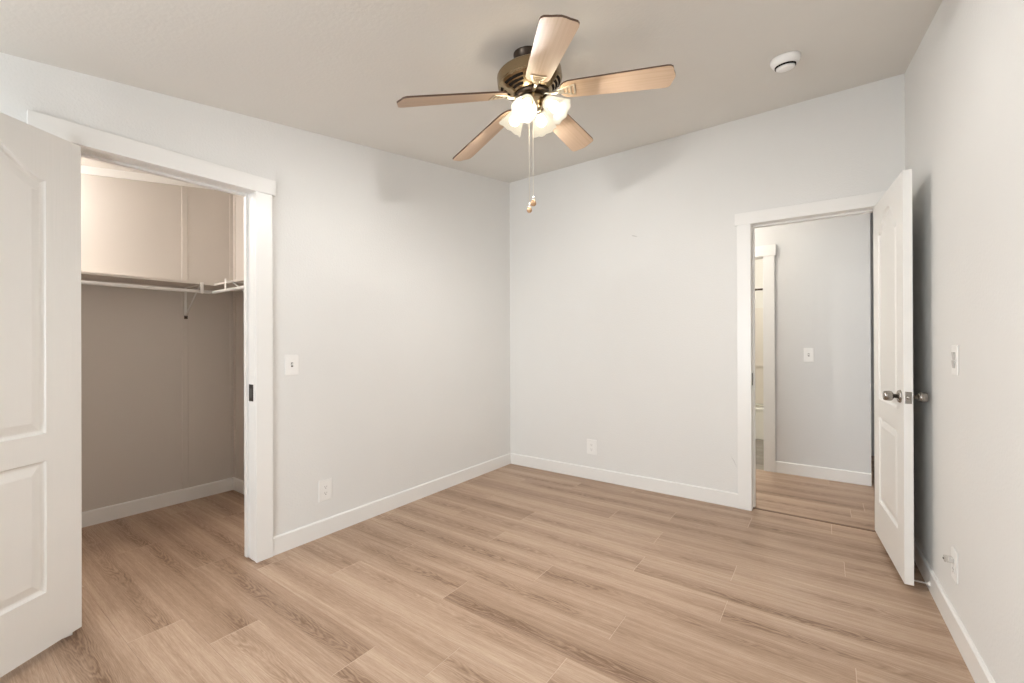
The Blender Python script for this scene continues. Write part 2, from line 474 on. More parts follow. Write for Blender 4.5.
# ------------------------------------------------------------------ walls
def wall_x(mb, xa, xb, y0, y1, z0, z1=None):
    """slab between planes x = xa..xb from y0 to y1; top follows the sloping ceiling unless z1 is given"""
    zt = [(cz(x, y) + OV if z1 is None else z1) for x, y in ((xa, y0), (xb, y0), (xb, y1), (xa, y1))]
    mb.hexa([(xa, y0, z0), (xb, y0, z0), (xb, y1, z0), (xa, y1, z0)],
            [(xa, y0, zt[0]), (xb, y0, zt[1]), (xb, y1, zt[2]), (xa, y1, zt[3])])
wl = MB()
wall_x(wl, -WT, 0, REAR, CY0 - 0.006, -0.02)
wall_x(wl, -WT, 0, CY0 - 0.006, CY1 + 0.006, HO + 0.006)
wall_x(wl, -WT, 0, CY1 + 0.006, 0.0, -0.02)
struct(wl.build('wall_left', M['wall']), 'white textured wall with the closet doorway', 'wall')
wb = MB()
wall_x(wb, -WT, DX0 - 0.006, 0, BWT, -0.02)
wall_x(wb, DX0 - 0.006, DX1 + 0.006, 0, BWT, HO + 0.006)
wall_x(wb, DX1 + 0.006, RW + 0.1, 0, BWT, -0.02)
wbo = struct(wb.build('wall_back', M['wall']), 'white textured far wall with the hallway door', 'wall')
MB().tube([(1.994, 0.0, 0.372), (2.016, 0.0, 0.334), (2.032, 0.0, 0.297)], [0.0006, 0.0013, 0.0006], 6).build('scratch', M['scuff'], wbo)
MB().tube([(1.257, 0.0, 2.091), (1.275, 0.0, 2.085), (1.299, 0.0, 2.077)], [0.0012, 0.0026, 0.0012], 6).build('nick', M['scuff'], wbo)
wr = MB()
y0, y1 = REAR, 0.0
wr.hexa([(rx(y0), y0, -0.02), (rx(y0) + 0.1, y0, -0.02), (rx(y1) + 0.1, y1, -0.02), (rx(y1), y1, -0.02)],
        [(rx(y0), y0, cz(3, y0) + OV), (rx(y0) + 0.1, y0, cz(3.1, y0) + OV), (rx(y1) + 0.1, y1, cz(3, y1) + OV), (rx(y1), y1, cz(3, y1) + OV)])
struct(wr.build('wall_right', M['wall']), 'white textured wall behind the open bedroom door', 'wall')
wq = MB()
def wall_y(mb, ya, yb, x0, x1, z0, z1=None):
    zt = [(cz(x, y) + OV if z1 is None else z1) for x, y in ((x0, ya), (x1, ya), (x1, yb), (x0, yb))]
    mb.hexa([(x0, ya, z0), (x1, ya, z0), (x1, yb, z0), (x0, yb, z0)],
            [(x0, ya, zt[0]), (x1, ya, zt[1]), (x1, yb, zt[2]), (x0, yb, zt[3])])
wall_y(wq, REAR - 0.1, REAR, -WT, WIN[0], -0.02)
wall_y(wq, REAR - 0.1, REAR, WIN[1], 3.3, -0.02)
wall_y(wq, REAR - 0.1, REAR, WIN[0], WIN[1], -0.02, WIN[2])
wall_y(wq, REAR - 0.1, REAR, WIN[0], WIN[1], WIN[3])
struct(wq.build('wall_rear', M['wall']), 'white wall behind the camera', 'wall')
# window in the rear wall, behind the camera
wf = MB()
for a in ((WIN[0], WIN[0] + 0.05), (WIN[1] - 0.05, WIN[1]), ((WIN[0] + WIN[1]) / 2 - 0.02, (WIN[0] + WIN[1]) / 2 + 0.02)):
    wf.box(a[0], a[1], REAR - 0.08, REAR - 0.03, WIN[2], WIN[3])
wf.box(WIN[0], WIN[1], REAR - 0.08, REAR - 0.03, WIN[2], WIN[2] + 0.05)
wf.box(WIN[0], WIN[1], REAR - 0.08, REAR - 0.03, WIN[3] - 0.05, WIN[3])
wfo = struct(wf.build('window_1', M['trim'], bevel=0.003), 'white framed window in the rear wall behind the camera', 'window')
MB().box(WIN[0] + 0.05, WIN[1] - 0.05, REAR - 0.058, REAR - 0.054, WIN[2] + 0.05, WIN[3] - 0.05).build('pane', M['pane'], wfo)

# closet shell
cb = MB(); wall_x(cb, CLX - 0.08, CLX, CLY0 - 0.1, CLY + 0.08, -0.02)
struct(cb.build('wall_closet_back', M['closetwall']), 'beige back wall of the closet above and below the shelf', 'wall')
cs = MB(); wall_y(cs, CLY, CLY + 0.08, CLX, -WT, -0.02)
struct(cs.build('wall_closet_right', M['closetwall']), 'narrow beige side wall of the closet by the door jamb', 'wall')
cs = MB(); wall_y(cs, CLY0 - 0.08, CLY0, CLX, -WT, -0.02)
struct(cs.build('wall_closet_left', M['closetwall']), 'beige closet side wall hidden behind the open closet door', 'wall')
# thin cover battens over the panel seams
bt = MB()
bt.hexa([(CLX, -2.300, BH), (CLX + 0.0025, -2.296, BH), (CLX + 0.0025, -2.262, BH), (CLX, -2.258, BH)],
        [(CLX, -2.300, cz(CLX, -2.3) - 0.04), (CLX + 0.0025, -2.296, cz(CLX, -2.3) - 0.04), (CLX + 0.0025, -2.262, cz(CLX, -2.26) - 0.04), (CLX, -2.258, cz(CLX, -2.26) - 0.04)])
bt.box(CLX, CLX + 0.004, CLY - 0.03, CLY, BH, cz(CLX, CLY) - 0.04)
bt.box(CLX + 0.004, CLX + 0.034, CLY - 0.004, CLY, BH, cz(CLX, CLY) - 0.04)
struct(bt.build('trim_1', M['closetwall']), 'thin vertical seam battens on the closet walls', 'trim')
crn = MB()
crn.hexa([(CLX, CLY0, cz(CLX, CLY0) - 0.05), (CLX + 0.012, CLY0, cz(CLX, CLY0) - 0.05), (CLX + 0.012, CLY, cz(CLX, CLY) - 0.05), (CLX, CLY, cz(CLX, CLY) - 0.05)],
         [(CLX, CLY0, cz(CLX, CLY0)), (CLX + 0.022, CLY0, cz(CLX, CLY0)), (CLX + 0.022, CLY, cz(CLX, CLY)), (CLX, CLY, cz(CLX, CLY))])
struct(crn.build('trim_2', M['trim']), 'pale strip along the top of the closet back wall', 'trim')

# ceilings
ce = MB()
def slab(mb, x0, x1, ya, yb, th=0.1):
    b_ = [(x0, ya, cz(x0, ya)), (x1, ya, cz(x1, ya)), (x1, yb, cz(x1, yb)), (x0, yb, cz(x0, yb))]
    mb.hexa(b_, [(p[0], p[1], p[2] + th) for p in b_])
slab(ce, CLX - 0.08, 3.3, REAR - 0.1, BWT)
struct(ce.build('ceiling', M['ceil']), 'beige white sloping ceiling with the fan', 'ceiling')

# baseboards: flat board with an eased top edge
def board(name, pts, label, nrm, mats=None, h=BH, t=BT):
    """pts: two floor points on the wall plane; nrm: direction into the room"""
    a, b_ = Vector((*pts[0], 0)), Vector((*pts[1], 0)); n = Vector((*nrm, 0)).normalized() * t
    up = Vector((0, 0, h)); e = 0.006
    mb = MB()
    prof = [a, a + n, a + n + up - Vector((0, 0, e)), a + n * 0.5 + up, a + up]
    mb.prism(prof, b_ - a)
    return struct(mb.build(name, mats or M['trim']), label, 'baseboard')
board('baseboard_left', ((0, CY1 + CW), (0, 0)), 'white baseboard along the wall right of the closet', (1, 0))
board('baseboard_back', ((BT, 0), (DX0 - CW, 0)), 'white baseboard along the far wall', (0, -1))
board('baseboard_right', ((rx(-BT), -BT), (rx(REAR), REAR)), 'white baseboard along the wall behind the open door', (-1, RT))
board('baseboard_corner', ((0, REAR), (0, CY0 - CW)), 'white baseboard left of the closet door', (1, 0))
board('baseboard_closet_back', ((CLX, CLY0), (CLX, CLY)), 'white baseboard along the closet back wall', (1, 0), h=0.1)
board('baseboard_closet_right', ((CLX + BT, CLY), (-WT - 0.02, CLY)), 'short white baseboard in the closet right corner', (0, -1), h=0.1)

# casings (craftsman style: flat legs, wider overhanging header)
def casing_y(name, ya, yb, xf, sgn, zo, label, jd):
    """casing around an opening in a wall of constant x; yb is the near right side"""
    mb = MB()
    x0, x1 = (xf, xf + sgn * TT) if sgn > 0 else (xf + sgn * TT, xf)
    mb.box(x0, x1, ya - CW, ya, 0, zo)
    mb.box(x0, x1, yb, yb + CW, 0, zo)
    mb.box(x0, x1 + 0.003, ya - CW - 0.036, yb + CW + LIP + 0.006, zo, zo + HH)
    return struct(mb.build(name, M['trim'], bevel=0.0015), label, 'door casing')
casing_y('trim_3', CY0, CY1, 0.0, 1, HO, 'flat white casing around the closet doorway', None)
def casing_x(name, xa, xb, yf, zo, label, right=True, hh=HH):
    mb = MB()
    mb.box(xa - CW, xa, yf - TT, yf, 0, zo)
    if right: mb.box(xb, xb + CW, yf - TT, yf, 0, zo)
    mb.box(xa - CW - LIP, xb + CW + LIP, yf - TT - 0.003, yf, zo, zo + hh)
    return struct(mb.build(name, M['trim'], bevel=0.0015), label, 'door casing')
casing_x('trim_4', DX0, DX1, 0.0, HO, 'flat white casing around the bedroom doorway')

# jambs with stops and strike plates
JR = 0.005   # reveal
jc = MB()
jy0, jy1, jz = CY0 - JR, CY1 + JR, HO + JR
jc.box(-WT - 0.002, 0.0, jy0, jy0 + JR + 0.001, 0, HO)
jc.box(-WT - 0.002, 0.0, jy1 - JR - 0.001, jy1, 0.004, HO)
jc.box(-WT - 0.002, 0.0, jy0, jy1, HO - 0.001, jz)
jc.box(-0.098, -0.068, jy1 - JR - 0.013, jy1 - JR, 0.01, HO - 0.012)
jc.box(-0.098, -0.068, CY0, CY0 + 0.012, 0.01, HO - 0.012)
jc.box(-0.098, -0.068, CY0, CY1, HO - 0.013, HO)
jco = struct(jc.build('trim_5', M['trim'], bevel=0.001), 'white door jamb and stop lining the closet doorway', 'door jamb')
sp = MB().box(-0.060, -0.014, CY1 - 0.0035, CY1, 0.885, 0.978)
sp.box(-0.048, -0.026, CY1 - 0.0045, CY1 - 0.003, 0.905, 0.955, 1)
tag(sp.build('strike_plate', [M['bronze'], M['slot']], jco), 'dark strike plate')
jb = MB()
jb.box(DX0 - JR, DX0 + 0.001, 0.0, BWT + 0.002, 0.004, HO)
jb.box(DX1 - 0.001, DX1 + JR, 0.0, BWT + 0.002, 0.004, HO)
jb.box(DX0 - JR, DX1 + JR, 0.0, BWT + 0.002, HO - 0.001, HO + JR)
jb.box(DX0, DX0 + 0.013, 0.045, 0.09, 0.01, HO - 0.013)
jb.box(DX1 - 0.013, DX1, 0.045, 0.09, 0.01, HO - 0.013)
jb.box(DX0, DX1, 0.045, 0.09, HO - 0.013, HO)
jbo = struct(jb.build('trim_6', M['trim'], bevel=0.001), 'white door jamb and stop lining the bedroom doorway', 'door jamb')
sp = MB().box(DX0, DX0 + 0.0035, 0.006, 0.040, 0.893, 0.98)
tag(sp.build('strike_plate', M['bronze'], jbo), 'dark strike plate')

# ------------------------------------------------------------------ hall and bath beyond the doorway
hz = 2.62
BX0, BX1 = 1.35, 2.092             # bath opening in the hall wall
BHO = 2.0
hw = MB()
hw.box(BX1, 2.868, HY, HY + 0.1, -0.02, hz)  # stops short so the added alcove beyond shows as a dark line
hw.box(0.9, BX0, HY, HY + 0.1, -0.02, hz)
hw.box(BX0, BX1, HY, HY + 0.1, BHO, hz)
struct(hw.build('wall_hall', M['hallwall']), 'pale grey hallway wall seen through the doorway', 'wall')
MBe = MB().box(3.4, 3.5, BWT, 2.5, -0.02, hz)
MBe.box(2.7, 3.4, 2.4, 2.5, -0.02, hz)
MBe.box(2.7, 2.78, HY + 0.1, 2.4, -0.02, hz)  # alcove walls added to keep that gap in shade
struct(MBe.build('wall_hall_right', M['hallwall']), 'end wall of the hallway with an added unlit alcove, hidden behind the door', 'wall')
struct(MB().box(0.8, 0.9, BWT, HY + 0.1, -0.02, hz).build('wall_hall_left', M['hallwall']), 'hallway end wall hidden behind the far bedroom wall', 'wall')
struct(MB().box(0.8, 3.5, BWT, 3.4, hz, hz + 0.08).build('ceiling_hall', M['ceil']), 'hallway ceiling above the doorway', 'ceiling')
board('baseboard_hall', ((BX1 + CW, HY), (2.868, HY)), 'white baseboard along the hallway wall', (0, -1))
casing_x('trim_7', BX0, BX1, HY, BHO, 'flat white casing around the far hallway opening', hh=0.10)
jh = MB().box(BX1 - 0.006, BX1 + 0.001, HY, HY + 0.102, 0, BHO)
jh.box(BX0, BX1, HY, HY + 0.102, BHO - 0.006, BHO)
struct(jh.build('trim_8', M['trim']), 'white jamb of the far hallway opening', 'door jamb')
th = MB().prism([(DX0, 0.040, 0), (DX0, 0.045, 0.004), (DX0, 0.063, 0.004), (DX0, 0.068, 0)], (DX1 - DX0, 0, 0))
struct(th.build('trim_9', M['threshold']), 'thin brown threshold strip across the bedroom doorway', 'threshold')
# bath room
bw = MB()
bw.box(0.9, 2.6, 3.3, 3.4, -0.02, hz)
bw.box(0.8, 0.9, HY + 0.1, 3.4, -0.02, hz)
bw.box(2.605, 2.7, HY + 0.1, 3.4, -0.02, hz)
struct(bw.build('wall_bath', M['bathwall']), 'cream bathroom walls seen through the far opening', 'wall')
su = MB().box(0.9, 2.605, 3.26, 3.3, 0.36, 1.66)
su.box(1.0, 2.6, 3.235, 3.26, 0.86, 0.885)
struct(su.build('wall_shower', M['surround'], bevel=0.004), 'tan shower surround panel above the bathtub', 'wall')
tubm = MB()
tubm.box(1.001, 2.595, 2.60, 2.63, 0, 0.35)
tubm.box(1.001, 2.595, 2.585, 2.70, 0.35, 0.385)
tubm.box(1.001, 2.595, 3.17, 3.255, 0.34, 0.355)
tubm.box(1.001, 1.08, 2.63, 3.255, 0, 0.385)
tubm.box(2.52, 2.595, 2.63, 3.255, 0, 0.385)
tubm.box(1.08, 2.52, 2.63, 3.255, 0.02, 0.08)
tag(tubm.build('bathtub', M['tub'], bevel=0.008), 'cream bathtub glimpsed through the far hallway opening', 'bathtub')
rodm = MB().tube([(0.9, 2.62, 1.845), (2.6, 2.62, 1.845)], 0.0125, 12)
tag(rodm.build('shower_rod', M['darkmetal']), 'dark shower curtain rod above the bathtub beyond the hallway', 'curtain rod')

# dome lamp of the closet; unseen hall and bath domes added for light
def dome(name, x, y, z, r, gm, label, tilt=0.0):
    t = thing(name, label, 'ceiling light', (x, y, z))
    t.rotation_euler = (tilt, 0, 0)
    MB().lathe([(0, 0), (r * 1.08, 0), (r * 1.08, -0.02), (0, -0.02)], 32).build('base', M['plate'], t)
    MB().lathe([(r, -0.02), (r * 0.95, -0.05), (r * 0.7, -0.085), (r * 0.35, -0.1), (0.001, -0.104)], 32).build('diffuser', gm, t)
    return t
dome('dome_light', -1.26, -3.36, cz(-1.26, -3.36), 0.09, M['lampglass'], 'small lit dome light on the closet ceiling', math.atan(CB))
dome('dome_light', 1.35, 0.55, hz, 0.12, M['hallfill'], 'added unseen dome light on the hallway ceiling')
dome('dome_light', 1.75, 2.1, hz, 0.12, M['bathfill'], 'added unseen dome light on the bathroom ceiling')

# ------------------------------------------------------------------ doors
DW, DT = 0.705, 0.035
def door_leaf(name, W_, z0, z1, x_panel=(0.131, 0.575)):
    """local frame: hinge pivot at the origin, leaf along +x, thickness from y = 0 (pivot face) to y = -DT"""
    bm = bmesh.new()
    xa, xb = x_panel
    def arch(n=22):
        pts = [(xa, 0.861), (xb, 0.861), (xb, 1.842)]
        for i in range(1, n):
            u = i / n
            x = xb + (xa - xb) * u
            s = min(1.0, max(0.0, (min(u, 1 - u) - 0.03) / 0.40))
            pts.append((x, 1.842 + 0.105 * (s * s * (3 - 2 * s))))
        pts.append((xa, 1.842))
        return pts
    loops2 = [arch(), [(xa, 0.247), (xb, 0.247), (xb, 0.757), (xa, 0.757)]]
    def inset(poly, d):
        n = len(poly); out = []
        for i in range(n):
            p0, p1, p2 = Vector(poly[i - 1]), Vector(poly[i]), Vector(poly[(i + 1) % n])
            e1, e2 = (p1 - p0).normalized(), (p2 - p1).normalized()
            n1, n2 = Vector((-e1.y, e1.x)), Vector((-e2.y, e2.x))
            m_ = (n1 + n2); m_ = m_ / max(0.35, m_.dot(n1))
            out.append(tuple(p1 + m_ * d))
        return out
    steps = [(0.0, 0.0), (0.003, 0.006), (0.008, 0.0105), (0.014, 0.012), (0.020, 0.0105), (0.044, 0.003), (0.048, 0.002)]
    rims = []
    for side in (0, 1):
        def P(x, z, dep):
            return (x, -dep, z) if side == 0 else (x, -DT + dep, z)
        outer = [bm.verts.new(P(x, z, 0)) for x, z in ((0, z0), (W_, z0), (W_, z1), (0, z1))]
        rims.append(outer)
        edges = [bm.edges.new((outer[i], outer[(i + 1) % 4])) for i in range(4)]
        for lp in loops2:
            prev = [bm.verts.new(P(x, z, 0)) for x, z in lp]
            edges += [bm.edges.new((prev[i], prev[(i + 1) % len(prev)])) for i in range(len(prev))]
            for (d, dep) in steps[1:]:
                cur = [bm.verts.new(P(x, z, dep)) for x, z in inset(lp, d)]
                for i in range(len(cur)):
                    j = (i + 1) % len(cur)
                    bm.faces.new((prev[i], prev[j], cur[j], cur[i]))
                prev = cur
            bm.faces.new(prev)
        bmesh.ops.triangle_fill(bm, edges=edges, use_beauty=True)
    for i in range(4):
        j = (i + 1) % 4
        bm.faces.new((rims[0][i], rims[0][j], rims[1][j], rims[1][i]))
    bmesh.ops.recalc_face_normals(bm, faces=bm.faces)
    me = bpy.data.meshes.new(name)
    bm.to_mesh(me); bm.free()
    me.materials.append(M['door'])
    o = bpy.data.objects.new(name, me)
    col.objects.link(o)
    return o

def door_hardware(d, W_, z0, z1, backset=0.062, hz_=(0.22, 1.03, 1.83), kz=0.933):
    for sgn in (1, -1):
        yb = 0.0 if sgn > 0 else -DT
        mt = Matrix.Translation((W_ - backset, yb, kz)) @ Matrix.Rotation(-sgn * PI / 2, 4, 'X')
        k = MB().lathe([(0.0, 0.012), (0.0105, 0.012), (0.0105, 0.026), (0.018, 0.029), (0.0235, 0.034), (0.0255, 0.042), (0.0235, 0.060), (0.0215, 0.065), (0.0, 0.066)], 28, mt)
        ko = tag(k.build('door_knob', M['nickel'], d), 'brushed nickel door knob')
        MB().lathe([(0.0, 0.0), (0.0325, 0.0), (0.0325, 0.004), (0.028, 0.010), (0.016, 0.013), (0.0, 0.013)], 28, mt).build('rose', M['nickel'], ko)
    lp = MB().box(W_ - 0.0005, W_ + 0.0018, -DT / 2 - 0.0125, -DT / 2 + 0.0125, kz - 0.029, kz + 0.029)
    lpo = tag(lp.build('latch_plate', M['nickel'], d, bevel=0.0012), 'brushed nickel latch plate')
    MB().lathe([(0.0, 0.0), (0.0085, 0.0), (0.0085, 0.006), (0.004, 0.009), (0.0, 0.009)], 18,
               Matrix.Translation((W_ + 0.0018, -DT / 2, kz)) @ Matrix.Rotation(PI / 2, 4, 'Y')).build('latch_bolt', M['nickel'], lpo)
    for h in hz_:
        hb = MB().tube([(-0.003, 0.006, h - 0.045), (-0.003, 0.006, h + 0.045)], 0.0055, 10)
        hb.box(-0.0022, 0.0, -0.032, 0.004, h - 0.044, h + 0.044)
        tag(hb.build('hinge', M['nickel'], d), 'metal hinge')

d1 = door_leaf('door_1', DW, 0.029, 2.033)
struct(d1, 'white two panel closet door with arched panel at the left edge', 'door')
door_hardware(d1, DW, 0.029, 2.033)
# closet door: pivot on the left jamb, swung out past the wall; its far face (local y = -DT) shows
ang1 = math.atan2(-0.235, 0.150)
d1.location = (0.0082, -3.1245, 0); d1.rotation_euler = (0, 0, ang1)
# local -y must point to (+.84,+.54): mirror the leaf so the thickness lies on that side
d1.scale = (1, -1, 1)
d2 = door_leaf('door_2', DW, 0.029, 2.038)
struct(d2, 'white two panel bedroom door standing open against the right wall', 'door')
door_hardware(d2, DW, 0.029, 2.038)
d2.location = (2.843, 0.000, 0)
d2.rotation_euler = (0, 0, math.radians(-84.9))
# local -y after this rotation points to -x, into the room

# ------------------------------------------------------------------ wall plates (local: facing -y, x across, z up)
def plate(t, w_=0.072, h_=0.116, m_=None):
    mb = MB()
    mb.hexa([(-w_ / 2, -0.006, -h_ / 2), (w_ / 2, -0.006, -h_ / 2), (w_ / 2, 0, -h_ / 2), (-w_ / 2, 0, -h_ / 2)],
            [(-w_ / 2, -0.006, h_ / 2), (w_ / 2, -0.006, h_ / 2), (w_ / 2, 0, h_ / 2), (-w_ / 2, 0, h_ / 2)])
    return mb.build('cover_plate', m_ or M['plate'], t, bevel=0.003)
def screw(t, z):
    MB().lathe([(0, 0), (0.003, 0), (0.0025, 0.0012), (0, 0.0014)], 10, Matrix.Translation((0, -0.0058, z)) @ Matrix.Rotation(PI / 2, 4, 'X')).build('screw', M['plate'], t)
def toggle_switch(name, label, loc, rz, w_=0.076, h_=0.118, m2=None):
    t = thing(name, label, 'light switch', loc, rz)
    plate(t, w_, h_)
    MB().box(-0.006, 0.006, -0.0068, -0.0055, -0.013, 0.013).build('toggle_slot', M['slot'], t)
    lv = MB().hexa([(-0.0045, -0.0055, -0.006), (0.0045, -0.0055, -0.006), (0.0045, -0.0055, 0.006), (-0.0045, -0.0055, 0.006)],
                   [(-0.0035, -0.019, 0.004), (0.0035, -0.019, 0.004), (0.0035, -0.017, 0.010), (-0.0035, -0.017, 0.010)])
    lv.build('toggle', m2 or M['plate'], t, bevel=0.001)
    screw(t, 0.036); screw(t, -0.036)
    return t
def duplex(name, label, loc, rz, w_=0.078, h_=0.124):
    t = thing(name, label, 'outlet', loc, rz)
    plate(t, w_, h_)
    for s in (1, -1):
        zc = s * 0.0195
        pts = []
        for k in range(28):
            a = 2 * PI * k / 28
            x, z = 0.0172 * math.cos(a), 0.0172 * math.sin(a)
            pts.append((x, -0.0055, zc + max(-0.0135, min(0.0135, z))))
        r = MB().prism(pts, (0, -0.0025, 0)).build('receptacle', M['plate'], t)
        h = MB().box(-0.0075, -0.0055, -0.0084, -0.0075, zc - 0.002, zc + 0.007).box(0.0055, 0.0073, -0.0084, -0.0075, zc - 0.001, zc + 0.006)
        h.lathe([(0, 0), (0.0026, 0), (0.0026, 0.0009), (0, 0.0009)], 12, Matrix.Translation((0, -0.0075, zc - 0.0075)) @ Matrix.Rotation(PI / 2, 4, 'X'))
        h.build('slots', M['slot'], r)
    screw(t, 0)
    return t
RZL, RZR = PI / 2, -PI / 2 - math.atan(RT)
toggle_switch('light_switch', 'white toggle light switch on the left wall beside the closet', (0, -2.201, 1.080), RZL, 0.083, 0.120)
toggle_switch('light_switch', 'white toggle light switch on the grey hallway wall', (2.439, HY, 1.085), 0.0, 0.075, 0.123, M['plastic_bright'])
duplex('wall_outlet', 'white duplex outlet on the left wall above the baseboard', (0, -1.990, 0.284), RZL, 0.088, 0.132)
duplex('wall_outlet', 'white duplex outlet on the far wall above the baseboard', (0.886, 0, 0.283), 0.0, 0.094, 0.130)
duplex('wall_outlet', 'white outlet low on the right wall holding a plug', (rx(-1.035), -1.035, 0.292), RZR, 0.080, 0.126)
rs = thing('rocker_switch', 'white double rocker switch on the right wall beside the open door', 'light switch', (rx(-1.055), -1.055, 1.130), RZR)
plate(rs, 0.080, 0.122)
for s in (1, -1):
    MB().hexa([(-0.0165, -0.008, s * 0.017 - 0.0155), (0.0165, -0.008, s * 0.017 - 0.0155), (0.0165, -0.005, s * 0.017 - 0.0155), (-0.0165, -0.005, s * 0.017 - 0.0155)],
              [(-0.0165, -0.0115, s * 0.017 + 0.0155), (0.0165, -0.0115, s * 0.017 + 0.0155), (0.0165, -0.005, s * 0.017 + 0.0155), (-0.0165, -0.005, s * 0.017 + 0.0155)]
              ).build('rocker', M['rocker'], rs, bevel=0.001)
# plug in adapter sitting in the right outlet
pl = thing('plug_adapter', 'small translucent plug in the right wall outlet', 'plug', (rx(-1.035) - 0.0085, -1.035, 0.3115), RZR)
MB().box(-0.0125, 0.0125, -0.027, 0.0, -0.0115, 0.0115).build('plug_body', M['clear'], pl, bevel=0.003)
MB().box(-0.009, 0.009, -0.012, -0.0005, -0.008, 0.008).build('plug_core', M['plate'], pl, bevel=0.001)
MB().lathe([(0, 0), (0.0035, 0), (0.003, 0.003), (0, 0.003)], 12, Matrix.Translation((0, -0.027, 0)) @ Matrix.Rotation(PI / 2, 4, 'X')).build('sensor', M['slot'], pl)

# spring door stop on the right baseboard
ds = thing('door_stop', 'thin spring door stop on the right baseboard behind the door', 'door stop', (rx(-0.655) - BT, -0.655, 0.036), RZR)
MB().lathe([(0, 0), (0.011, 0), (0.010, 0.004), (0.005, 0.008), (0, 0.008)], 18, Matrix.Rotation(PI / 2, 4, 'X')).build('base', M['plastic_bright'], ds)
hel = [(0.0032 * math.cos(a * 0.9), -0.007 - 0.00062 * a, 0.0032 * math.sin(a * 0.9)) for a in range(0, 84)]
MB().tube(hel, 0.0013, 6).build('spring', M['spring'], ds)
MB().lathe([(0, 0.058), (0.005, 0.058), (0.0055, 0.064), (0.004, 0.069), (0, 0.069)], 16, Matrix.Rotation(PI / 2, 4, 'X')).build('tip', M['plastic_bright'], ds)

# ------------------------------------------------------------------ closet shelves, rods, brackets
SZ0, SZ1 = 1.634, 1.649
s1 = MB().box(CLX, CLX + 0.30, CLY0, CLY, SZ0, SZ1)
tag(s1.build('closet_shelf', M['closetwall'], bevel=0.001), 'long white closet shelf across the back wall', 'shelf')  # closet wall beige on a white shelf, to darken the shaded underside
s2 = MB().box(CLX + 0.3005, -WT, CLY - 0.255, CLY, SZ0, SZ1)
tag(s2.build('closet_shelf', M['closetwall'], bevel=0.001), 'short white closet shelf along the right side wall', 'shelf')  # same beige, underside shade put into the colour
RZ = 1.583
RX, RY = CLX + 0.300, CLY - 0.262
r1 = MB().tube([(RX, CLY0, RZ), (RX, RY, RZ)], 0.0118, 16)
tag(r1.build('clothes_rod', M['trim']), 'white clothes rod under the long back shelf', 'clothes rod')
r2 = MB().tube([(RX + 0.012, RY, RZ), (-WT, RY, RZ)], 0.0118, 16)
tag(r2.build('clothes_rod', M['trim']), 'white clothes rod under the short side shelf', 'clothes rod')
def bracket(label, loc, rz):
    """local: wall plane y = 0, arm towards -y, z world height minus loc.z; loc at the shelf underside on the wall"""
    t = thing('shelf_bracket', label, 'shelf bracket', loc, rz)
    MB().box(-0.008, 0.008, -0.003, 0, -0.235, 0).build('wall_leg', M['trim'], t)
    MB().box(-0.008, 0.008, -0.3155, -0.003, -0.003, 0).build('arm', M['trim'], t)
    MB().tube([(0, -0.004, -0.215), (0, -0.27, -0.006)], 0.005, 8).build('brace', M['trim'], t)
    MB().box(-0.010, 0.010, -0.3195, -0.3155, -0.064, 0.014).build('hook', M['trim'], t)
    MB().box(-0.011, 0.011, -0.008, -0.003, -0.240, -0.215).build('foot', M['darkmetal'], t)
bracket('white metal bracket bracing the long closet shelf', (CLX + 0.0041, -2.276, SZ0), RZL)
bracket('white metal bracket under the short side shelf', (-0.757, CLY, SZ0), 0.0)

# ------------------------------------------------------------------ smoke detector on the sloping ceiling
CN = Vector((-CC, -CB, 1)).normalized()
def frame(o, n):
    u = Vector((1, 0, 0)); u = (u - n * u.dot(n)).normalized(); v = n.cross(u)
    return Matrix(((u.x, v.x, n.x, o.x), (u.y, v.y, n.y, o.y), (u.z, v.z, n.z, o.z), (0, 0, 0, 1)))
sd = thing('smoke_detector', 'round white smoke detector on the ceiling near the right wall', 'smoke detector', (0, 0, 0))
sd.matrix_world = frame(Vector((2.395, -0.815, cz(2.395, -0.815))), CN)
MB().lathe([(0, 0), (0.070, 0), (0.070, -0.010), (0.067, -0.022), (0.060, -0.034), (0.052, -0.038), (0, -0.038)], 48).build('body', M['plastic_bright'], sd)
MB().lathe([(0, -0.038), (0.049, -0.038), (0.049, -0.045), (0, -0.045)], 48).build('vent_gap', M['vent'], sd)
MB().lathe([(0, -0.045), (0.044, -0.045), (0.043, -0.051), (0.034, -0.056), (0, -0.058)], 48).build('cap', M['plastic_bright'], sd)

# ------------------------------------------------------------------ ceiling fan
FT = Matrix(((1, 0, 0), (0, 1, 0), (0, 0, 1)))
FO = Vector((1.4552, -1.8335, 2.3655))
FS = 1.0326
FN = Vector((-0.0793, -0.1157, 1)).normalized()
fan = thing('ceiling_fan', 'brass ceiling fan with five pale wood blades and four glowing glass shades', 'ceiling fan', (0, 0, 0))
FM = frame(FO, FN) @ Matrix.Scale(FS, 4)
fan.matrix_world = FM
FI = FM.inverted()
MB().lathe([(0, 0.186), (0.056, 0.186), (0.058, 0.174), (0.054, 0.168), (0.051, 0.135), (0.048, 0.108), (0, 0.108)], 40).build('canopy', M['darkmetal'], fan)
hs = MB().lathe([(0, 0.118), (0.058, 0.118), (0.062, 0.112), (0.100, 0.107), (0.128, 0.100), (0.1395, 0.093), (0.1435, 0.089), (0.1435, 0.086), (0.1455, 0.083), (0.1455, 0.046), (0.1435, 0.043), (0.1435, 0.039), (0.140, 0.034),
                 (0.088, -0.004), (0, -0.004)], 64)
hso = hs.build('motor_housing', M['brass'], fan)
es = hso.modifiers.new('crisp', 'EDGE_SPLIT'); es.split_angle = math.radians(24)
